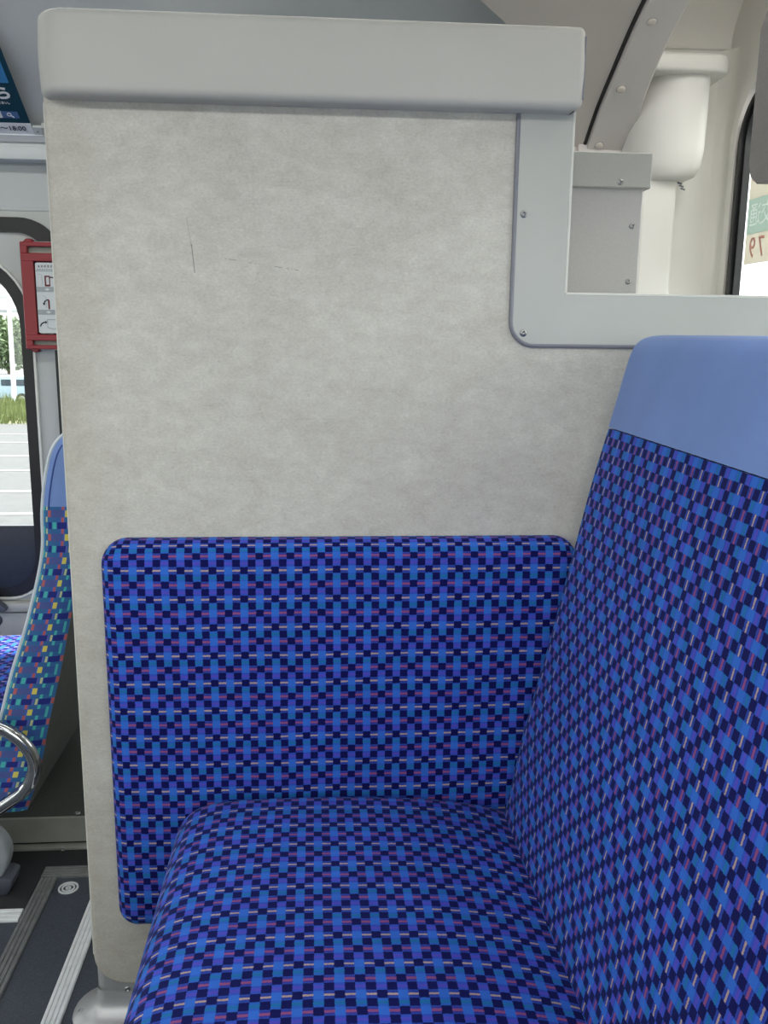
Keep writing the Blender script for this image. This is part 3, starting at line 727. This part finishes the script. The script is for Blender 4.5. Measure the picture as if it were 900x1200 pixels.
# padded cap: rounded plan at the aisle end, soft section
def soft_slab(name, plan, z0, z1, r, m, parent, seg=6):
    n = len(plan); pl = [Vector(p) for p in plan]
    area = sum(pl[i].x*pl[(i+1) % n].y - pl[(i+1) % n].x*pl[i].y for i in range(n)); nor = []
    for i in range(n):
        d = (pl[(i+1) % n]-pl[i-1]).normalized(); q = Vector((d.y, -d.x)); nor.append(q if area > 0 else -q)
    rows = [(z0 + r*(1-math.cos(PI/2*k/seg)), r*(1-math.sin(PI/2*k/seg))) for k in range(seg+1)]
    rows += [(z0 + (z1-z0)*t, -.0015*math.sin(PI*t)) for t in (.4, .5, .6)]
    rows += [(z1 - r + r*math.sin(PI/2*k/seg), r*(1-math.cos(PI/2*k/seg))) for k in range(seg+1)]
    bm = NB(); G = [[bm.verts.new((pl[i].x - nor[i].x*ins, pl[i].y - nor[i].y*ins, z)) for i in range(n)] for z, ins in rows]
    for a in range(len(rows)-1):
        for i in range(n): bm.faces.new((G[a][i], G[a][(i+1) % n], G[a+1][(i+1) % n], G[a+1][i]))
    bm.faces.new(G[0]); bm.faces.new(G[-1][::-1])
    return build(name, bm, m, parent, True, 60)
plan = rrect(-.320, .319, 1.118, 1.220, (.008, .04, .04, .008), 8)
cap = soft_slab('cap', plan, .264, .3565, .010, M['vinyl_grey'], part); cap['label'] = 'padded grey vinyl cap along the top'
bm = NB(); tube(bm, [(.3185, 1.121, z) for z in (.275, .30, .32, .345)], .0012, 6)
build('cap_seam', bm, M['gasket'], cap)
# stainless foot shoe with flared flange
bm = NB(); prism(bm, rrect(PX0+.001, XR-.03, 1.153, 1.184, (.002, .012, .016, .002), 5), ZF+.012, -.87, 'z')
shoe = build('foot_shoe', bm, M['steel'], part, True)
bm = NB(); pl0 = rrect(PX0+.001, XR-.03, 1.153, 1.184, (.002, .012, .016, .002), 6); Rg = []
for z, g in ((ZF+.044, .0), (ZF+.026, .003), (ZF+.014, .010), (ZF+.006, .021), (ZF+.003, .036), (ZF, .038)):
    q = rrect(PX0+.001-g, XR-.03, 1.153-g, 1.184+g, (.002, .012+g, .012+g, .002), 6)
    Rg.append([bm.verts.new((x, y, z)) for x, y in q])
for i in range(len(Rg)-1):
    for k in range(len(pl0)): bm.faces.new((Rg[i][k], Rg[i][(k+1) % len(pl0)], Rg[i+1][(k+1) % len(pl0)], Rg[i+1][k]))
build('flange', bm, M['steel'], shoe, True, 70)
screw(part, (-.274, 1.153, -.9325), (0, -1, 0), .0046); screw(part, (-.344, 1.163, ZF+.0035), (-.15, 0, 1), .005)
# upholstered side pad
PA = dict(x0=-.2755, x1=.346, z0=-.8125, z1=-.2625, y0=1.117, y1=1.1505)
bm = NB(); ul = bm.loops.layers.uv.new('UVMap')
sec = rrect(PA['x0'], PA['x1'], PA['z0'], PA['z1'], (.030, .033, .028, .030), 8); n = len(sec)
pl = [Vector(p) for p in sec]
# resample long sides
res = []
for i in range(n):
    a, b_ = pl[i], pl[(i+1) % n]; k = max(1, int((b_-a).length/.02))
    res += [a + (b_-a)*j/k for j in range(k)]
pl = res; n = len(pl); nor = []
for i in range(n):
    d = (pl[(i+1) % n]-pl[i-1]).normalized(); nor.append(Vector((d.y, -d.x)))
r = .022; rows = [(PA['y1'], .002), (PA['y1']-.004, 0.0)]
rows += [(PA['y0'] + r*(1-math.sin(PI/2*k/7)), r*(1-math.cos(PI/2*k/7))) for k in range(8)]
rows += [(PA['y0'] - .001, .05), (PA['y0'] - .0025, .12), (PA['y0']-.003, .22)]
cxm, czm = (PA['x0']+PA['x1'])/2, (PA['z0']+PA['z1'])/2
G = []
hw, hh = (PA['x1']-PA['x0'])/2, (PA['z1']-PA['z0'])/2
for y, ins in rows:
    row = []
    for i in range(n):
        if ins <= r: p = pl[i] - nor[i]*ins
        else:
            fx, fz = (hw-ins)/(hw-r), (hh-ins)/(hh-r); q = pl[i]-nor[i]*r
            p = Vector((cxm + (q.x-cxm)*fx, czm + (q.y-czm)*fz))
        row.append(bm.verts.new((p.x, y, p.y)))
    G.append(row)
SUP, SVP = .0098/.00993, .0097/.0095; cu0, cv0 = .1128*SUP + 2.5*PU, -.2995*SVP + 2.5*PV
for a in range(len(rows)-1):
    for i in range(n):
        j = (i+1) % n; f = bm.faces.new((G[a][i], G[a][j], G[a+1][j], G[a+1][i]))
        for lp, (aa, ii) in zip(f.loops, ((a, i), (a, j), (a+1, j), (a+1, i))):
            co_ = G[aa][ii].co; d = max(0, co_.y - PA['y0']); q = nor[ii]
            uu, vv = co_.x + d*q.x, co_.z + d*q.y
            lp[ul].uv = (uu*SUP + cu0, -vv*SVP + cv0)
f = bm.faces.new(G[-1])
for lp in f.loops: lp[ul].uv = (lp.vert.co.x*SUP + cu0, -lp.vert.co.z*SVP + cv0)
pad = build('side_pad', bm, M['fabric'], part, True, 60); pad['label'] = 'blue check moquette pad fixed to the panel'

# ------------------------------------------------------------------ bench seat in the foreground
seat = empty('bench_seat', (.1, .6, ZF), 'blue check moquette bench seat with light blue vinyl headrest in the foreground', 'seat')
cs = [(0.0525, -0.7980), (-0.1260, -0.7980), (-0.1659, -0.7823), (-0.1848, -0.7476), (-0.1900, -0.7088), (-0.1890, -0.6720), (-0.1827, -0.6426), (-0.1680, -0.6195), (-0.1449, -0.6079), (-0.1050, -0.6022), (-0.0420, -0.6006), (0.0420, -0.6017), (0.1260, -0.6058), (0.1890, -0.6132), (0.2363, -0.6237), (0.2678, -0.6373), (0.2888, -0.6615), (0.2992, -0.7035), (0.2992, -0.7770), (0.2835, -0.7980)]
cs = [(p.x, p.y) for p in spline([(a, b_, 0) for a, b_ in cs], 4, True)]
# start the arc length so that the weave lands like the photograph's
loft('seat_cushion', cs, .15, 1.110, .04, .035, M['fabric'], seat, 7, 10, .004, .0, 1, -.93)
bs = [(0.2678, -0.7350), (0.2331, -0.7350), (0.2352, -0.6930), (0.2541, -0.6079), (0.2725, -0.5050), (0.2971, -0.3990), (0.3281, -0.2530), (0.3434, -0.1806), (0.3607, -0.1124)]
def back_section(front, top=None):
    return [(p.x, p.y) for p in spline([(a, b_, 0) for a, b_ in front], 5)]
fl = back_section(bs); bk = [(0.4830, -0.1124), (0.4620, -0.2625), (0.4200, -0.4725), (0.3780, -0.6510), (0.3465, -0.7350)]
low = fl + [(p.x, p.y) for p in spline([(a, b_, 0) for a, b_ in bk], 3)]
backrest = loft('backrest', low, .15, 1.105, .04, .03, M['fabric'], seat, 7, 10, .003, .002, 1, 1)
up = [(.3596, -.1115), (.3604, -.1108), (.3696, -.0735), (.3785, -.036), (.3848, -.0165), (.392, -.0065), (.404, -.0005), (.43, .0015), (.462, -.001), (.481, -.0125), (.4914, -.0525), (.4851, -.1115)]
up = [(p.x, p.y) for p in spline([(a, b_, 0) for a, b_ in up[1:]], 4)]
hr = loft('headrest_cover', up, .15, 1.1055, .04, .03, M['vinyl_blue'], backrest, 7, 10); hr['label'] = 'light blue vinyl headrest cover'
bm = NB(); box(bm, -.08, .30, .20, 1.06, ZF, -.79, .006); build('seat_base', bm, M['seat_pan'], seat)

# ------------------------------------------------------------------ seat across the aisle
opp = empty('passenger_seat', (-.75, 1.8, ZF), 'single blue passenger seat seen edge-on across the aisle beside the door', 'seat')
fr = [(-.408, -.166), (-.425, -.182), (-.437, -.205), (-.448, -.25), (-.455, -.30), (-.458, -.36), (-.470, -.417), (-.497, -.507), (-.524, -.584), (-.552, -.678), (-.578, -.76), (-.60, -.84)]
bkp = [(-.388, -.164), (-.378, -.18), (-.375, -.205), (-.376, -.25), (-.382, -.30), (-.389, -.36), (-.403, -.417), (-.425, -.507), (-.443, -.584), (-.468, -.678), (-.487, -.76), (-.515, -.84)]
FR = [(p.x, p.y) for p in spline([(a, b_, 0) for a, b_ in fr], 5)]; BK = [(p.x, p.y) for p in spline([(a, b_, 0) for a, b_ in bkp], 5)]
YS0, YS1 = 1.50, 1.95
bm = NB(); ul = bm.loops.layers.uv.new('UVMap'); N = len(FR); s = 0
cut = min(range(N), key=lambda i: abs(FR[i][1]+.288))
def slab(name, i0, i1, m_side, parent, y0, y1, inset=0.0, side_only=False):
    bm = NB(); ul = bm.loops.layers.uv.new('UVMap'); s = [0]
    for i in range(1, N): s.append(s[-1] + math.hypot(FR[i][0]-FR[i-1][0], FR[i][1]-FR[i-1][1]))
    cols = 6; grid = []
    for i in range(i0, i1+1):
        row = []
        for k in range(cols+1):
            t = k/cols; x = FR[i][0] + (BK[i][0]-FR[i][0])*t; z = FR[i][1] + (BK[i][1]-FR[i][1])*t
            bul = .006*(1-(2*t-1)**4)
            row.append((bm.verts.new((x, y0 - bul, z)), .067*t, s[i]))
        grid.append(row)
    for a in range(len(grid)-1):
        for k in range(cols):
            q = (grid[a][k], grid[a][k+1], grid[a+1][k+1], grid[a+1][k])
            f = bm.faces.new([v for v, _, _ in q])
            for lp, (_, uu, vv) in zip(f.loops, q): lp[ul].uv = (uu, vv)
    # body behind the side face
    rim = [g[0][0] for g in grid] + [v for v, _, _ in grid[-1][1:]] + [g[-1][0] for g in grid[::-1]][1:] + [v for v, _, _ in grid[0][1:-1][::-1]]
    far = [bm.verts.new((v.co.x, y1, v.co.z)) for v in rim]
    L = 0
    for i in range(len(rim)):
        j = (i+1) % len(rim); f = bm.faces.new((rim[i], rim[j], far[j], far[i])); d = (rim[j].co-rim[i].co).length
        for lp, (uu, vv) in zip(f.loops, ((L, y0), (L+d, y0), (L+d, y1), (L, y1))): lp[ul].uv = (uu, vv)
        L += d; f.material_index = 2 if (rim[i].co.x + rim[j].co.x)/2 > (FR[0][0]+BK[0][0])/2 - .002 + 0 or i > len(grid) else 1
    bm.faces.new(far[::-1])
    o = build(name, bm, None, parent, True, 40); o.data.materials.append(m_side); return o
ob = slab('backrest', cut, N-1, M['multi'], opp, YS0, YS1); ob.data.materials.append(M['fabric']); ob.data.materials.append(M['under_box'])
oh = slab('headrest_cover', 0, cut, M['vinyl_blue'], ob, YS0, YS1); oh.data.materials.append(M['vinyl_blue']); oh.data.materials.append(M['vinyl_blue']); oh['label'] = 'light blue vinyl headrest cover'
bm = NB(); tube(bm, [(x-.001, YS0+.002, z) for x, z in FR], .0035, 8); build('piping', bm, M['piping'], ob, True)  # pale tube paints the window-lit front edge of the backrest
bm = NB(); tube(bm, [(FR[i][0]+.010, YS0-.0045, FR[i][1]-.004) for i in range(5, cut+1)], .0016, 6); build('inner_piping', bm, M['blue_piping'], ob, True)
ocs = [(-.56, -.665), (-.70, -.660), (-.85, -.655), (-.96, -.66), (-1.0, -.68), (-1.0, -.74), (-.9, -.76), (-.6, -.76), (-.545, -.74)]
ocs = [(p.x, p.y) for p in spline([(a, b_, 0) for a, b_ in ocs], 4, True)]
loft('seat_cushion', ocs, 1.52, 1.95, .03, .03, M['fabric'], opp)
hp_ = [(-.80, 1.455, -.655), (-.62, 1.455, -.650), (-.55, 1.455, -.656), (-.51, 1.455, -.678), (-.487, 1.455, -.71), (-.483, 1.455, -.742), (-.500, 1.455, -.775), (-.54, 1.455, -.806), (-.60, 1.455, -.845), (-.66, 1.47, -.86)]
bm = NB(); tube(bm, spline(hp_, 6), .0115, 14); hd = build('grab_handle', bm, M['chrome'], opp, True); hd['label'] = 'curved chrome grab handle'
bm = NB(); shp = [(-.62, -.83), (-.585, -.84), (-.562, -.855), (-.545, -.875), (-.538, -.898), (-.541, -.92), (-.552, -.945), (-.565, -.962), (-.62, -.965), (-.75, -.95), (-.75, -.84)]
prism(bm, [(p.x, p.y) for p in spline([(a, b_, 0) for a, b_ in shp], 4, True)], 1.455, 1.488, 'y', .006, 3); build('side_shell', bm, M['shell'], opp, True)
bm = NB(); prism(bm, [(-.60, ZF), (-.545, ZF), (-.537, ZF+.012), (-.532, ZF+.03), (-.545, ZF+.036), (-.60, ZF+.03)], 1.45, 1.50, 'y', .004, 2); build('leg', bm, M['lever'], opp, True)
bm = NB(); prism(bm, [(-.95, ZF), (-.85, ZF), (-.80, -.77), (-.90, -.77)], 1.495, 1.53, 'y', .004, 2); build('leg', bm, M['shell'], opp, True)

# plinth along the far wall under that seat
pl_ = NB(); box(pl_, -1.30, .58, 1.604, YW-.002, -.925, -.916)
plinth = struct(empty('trim_6', (-.4, 1.9, ZF), None, None)); build('plinth_top', pl_, M['plinth_top'], plinth)
bm = NB(); box(bm, -1.30, .58, 1.600, 1.606, -.966, -.914, .0015, 1); build('plinth_front', bm, M['plinth_front'], plinth)
bm = NB(); box(bm, -1.30, .58, 1.588, 1.606, ZF+.001, -.970, .001, 1); build('plinth_foot', bm, M['plinth_front'], plinth)
bm = NB(); box(bm, -1.30, .58, 1.61, YW-.005, ZF, -.93); build('plinth_core', bm, M['floor_dark'], plinth)
screw(plinth, (-.462, 1.618, -.916), (0, 0, 1), .006); screw(plinth, (-.485, 1.588, ZF+.004), (0, -1, 0), .005)
bm = NB(); box(bm, -1.0, -.613, 1.66, YW-.03, -.916, -.765, .004); tag(build('under_seat_box', bm, M['under_box'], None), 'dark grey box beneath the seat across the aisle', 'box')

# ------------------------------------------------------------------ grey cabinet behind the notch
cab = empty('equipment_cabinet', (.38, 1.40, ZF), 'grey metal equipment cabinet with screwed lid behind the notch', 'cabinet')
bm = NB(); box(bm, .20, .458, 1.285, 1.50, ZF, .203, .0015, 1); build('cabinet_body', bm, M['cabinet_body'], cab)
bm = NB(); box(bm, .195, .4665, 1.278, 1.505, .2015, .2485, .0015, 1); build('cabinet_lid', bm, M['cabinet_lid'], cab)
screw(cab, (.4225, 1.278, .209), (0, -1, 0), .0042); screw(cab, (.4455, 1.285, .152), (0, -1, 0), .0042); screw(cab, (.4445, 1.285, .076), (0, -1, 0), .0042)

# grey box hung from the ceiling at the right edge
mon = empty('hanging_box', (.71, 1.03, .74), 'dark grey textured box hanging at the upper right edge', 'box')
bm = NB(); prism(bm, [(.80, .210), (1.272, .210), (1.292, .222), (1.300, .24), (1.300, .418), (1.284, .437), (.80, .437)], .614, .80, 'x', .002, 2); build('housing', bm, M['monitor'], mon, True)
bm = NB(); box(bm, .69, .73, 1.0, 1.06, .43, .745); build('bracket', bm, M['monitor'], mon)
screw(mon, (.64, 1.235, .2105), (0, 0, -1), .006, 'bolt_cap', 'bolt', .5)

# window sticker on the rear glass, readable from outside
st = empty('window_sticker', (XR+.017, 1.86, .16), 'faded yellow and green route sticker on the rear window', 'sticker')
SX = XR+.0035
def sq(name, y0, y1, z0, z1, m, x=SX): bm = NB(); box(bm, x-.0004, x+.0004, y0, y1, z0, z1); return build(name, bm, m, st)
sq('yellow_band', 1.56, 2.000, .296, .402, M['film_yellow']); sq('green_band', 1.56, 2.000, .222, .296, M['film_green']); sq('number_band', 1.56, 2.000, .158, .222, M['film_yellow'])
def stx(body, y, z, size, m, x=SX-.0012, depth=.0003): return text_mesh('lettering', body, size, m, frame_mtx((x, y, z), (0, 1, 0), (0, 0, 1)), st, depth=depth)
# read from outside: left-to-right runs towards +Y; the letters are openings in the green film filled with white film
gb = [o for o in st.children if o.name.startswith('green_band')][0]
for ch, y in (('交', 1.915), ('通', 1.965)):
    cut_ = stx(ch, y, .258, .052, M['film_white'], SX, .003)
    md = gb.modifiers.new('cut', 'BOOLEAN'); md.operation = 'DIFFERENCE'; md.solver = 'EXACT'; md.object = cut_
    dg = bpy.context.evaluated_depsgraph_get(); dg.update()
    me = bpy.data.meshes.new_from_object(gb.evaluated_get(dg)); gb.modifiers.clear()
    if len(me.polygons) > 20: gb.data = me
    bpy.data.objects.remove(cut_)
    stx(ch, y, .258, .052, M['film_white'], SX, .0003)
for ch, y in (('7', 1.925), ('9', 1.965)): stx(ch, y, .190, .062, M['film_red'])
for ch, y in (('行', 1.975),): stx(ch, y, .352, .05, M['film_red'])

# ------------------------------------------------------------------ outside: parking lot, verge, street
bm = NB(); box(bm, -60, 40, -40, 19.2, -2.05, -1.95); ground = struct(build('ground', bm, M['asphalt']))
for yy in (9.6, 11.0, 12.7, 14.2, 15.9, 17.2):
    bm = NB(); box(bm, -14, -1.5, yy, yy+.13, -1.95, -1.945); build('parking_line', bm, M['road_paint'], ground)
bm = NB(); box(bm, -90, 60, 19.2, 24, -2.35, -1.97); struct(build('verge', bm, M['soil']))
bm = NB(); box(bm, -160, 90, 24, 200, -4.5, -4.4); struct(build('road', bm, M['asphalt']))
bm = NB()
for k in range(5200):
    x, y = rnd.uniform(-11, -3.5), rnd.uniform(19.2, 23.6); h = rnd.uniform(.15, .45); w = rnd.uniform(.008, .02); a = rnd.uniform(0, PI)
    dx, dy = math.cos(a)*w, math.sin(a)*w; lx, ly = rnd.uniform(-.14, .14), rnd.uniform(-.14, .14)
    v = [bm.verts.new(p) for p in ((x-dx, y-dy, -1.98), (x+dx, y+dy, -1.98), (x+lx*.5+dx*.7, y+ly*.5+dy*.7, -1.97+h*.6), (x+lx*.5-dx*.7, y+ly*.5-dy*.7, -1.97+h*.6), (x+lx, y+ly, -1.97+h))]
    bm.faces.new(v[:4]); bm.faces.new((v[3], v[2], v[4]))
tag(build('grass', bm, M['grass']), 'tall sunlit grass on the verge beyond the parking lot', 'grass', kind='stuff')
van = empty('van', (-18.2, 55.8, -4.4), 'pale blue van parked beyond the grass verge', 'van')
bp = [(-21.0, -4.05), (-21.0, -3.2), (-20.7, -2.78), (-17.35, -2.72), (-16.95, -2.95), (-16.75, -3.35), (-16.7, -4.05)]
bm = NB(); prism(bm, bp, 55.0, 56.7, 'y', .06, 2); build('body', bm, M['van'], van, True)
for (a, b_) in ((-20.7, -19.8), (-19.65, -18.75), (-18.6, -17.95), (-17.8, -17.15)):
    bm = NB(); prism(bm, rrect(a, b_, -3.32, -2.95, .05, 3), 54.97, 55.02, 'y'); build('side_window', bm, M['van_glass'], van)
for xw in (-20.2, -17.45):
    bm = NB(); tube(bm, [(xw, 54.97, -4.08), (xw, 55.2, -4.08)], .32, 18); w = build('wheel', bm, M['tyre'], van)
    bm = NB(); tube(bm, [(xw, 54.94, -4.08), (xw, 54.98, -4.08)], .17, 14); build('hubcap', bm, M['pole'], w)
lp = empty('lamp_post', (-9.2, 27.9, -4.4), 'grey lamp post with twin floodlights beyond the verge', 'lamp post')
bm = NB(); tube(bm, [(-9.13, 28, -4.4), (-9.08, 28, .98)], [.09, .06], 12); build('post', bm, M['pole'], lp, True)
bm = NB(); tube(bm, [(-9.45, 28, .9), (-8.75, 28, 1.0)], .04, 8); build('crossarm', bm, M['pole'], lp)
for dx in (-.42, .28):
    bm = NB(); box(bm, -9.15+dx, -8.85+dx, 27.8, 28.1, .98, 1.22, .03); build('floodlight', bm, M['pole'], lp)
tree = empty('tree', (-20.4, 62, -4.4), 'leafy green tree standing behind the pale blue van', 'tree')
bm = NB(); tube(bm, [(-20.4, 62, -4.4), (-20.35, 62.05, -2.6), (-20.5, 62, -.6)], [.2, .16, .08], 8)
for a in range(5): tube(bm, [(-20.4, 62, -2.4+.3*a), (-20.4+math.cos(a*1.9)*1.3, 62+math.sin(a*1.9)*1.3, -1.4+.4*a)], [.07, .03], 6)
build('trunk', bm, M['bark'], tree)
bm = NB()
for k in range(3600):
    th, ph, rr = rnd.uniform(0, 2*PI), rnd.uniform(-1, 1), rnd.random()**.4
    lob = 1 + .25*math.sin(3*th+2*ph)
    c = Vector((-20.4 + 2.2*rr*lob*math.cos(th)*math.sqrt(1-ph*ph), 62 + 2.2*rr*lob*math.sin(th)*math.sqrt(1-ph*ph), -.95 + 1.8*rr*ph))
    d1 = Vector((rnd.gauss(0, 1), rnd.gauss(0, 1), rnd.gauss(0, 1))).normalized()*.17; d2_ = d1.cross(Vector((rnd.gauss(0, 1), rnd.gauss(0, 1), rnd.gauss(0, 1)))).normalized()*.09
    bm.faces.new([bm.verts.new(c+d1), bm.verts.new(c+d2_), bm.verts.new(c-d1), bm.verts.new(c-d2_)])
tag(build('foliage', bm, M['leaf'], tree), kind='stuff')
bd = empty('factory_building', (-40, 95, -4.4), 'large pale building far across the road', 'building')
bm = NB(); box(bm, -70, -5, 92, 110, -4.4, 9); build('wall', bm, M['building'], bd)
for z in (-1.0, 1.6, 4.2, 6.8):
    bm = NB(); box(bm, -70, -5, 91.9, 92, z, z+.22); build('cladding_joint', bm, M['card_grey'], bd)
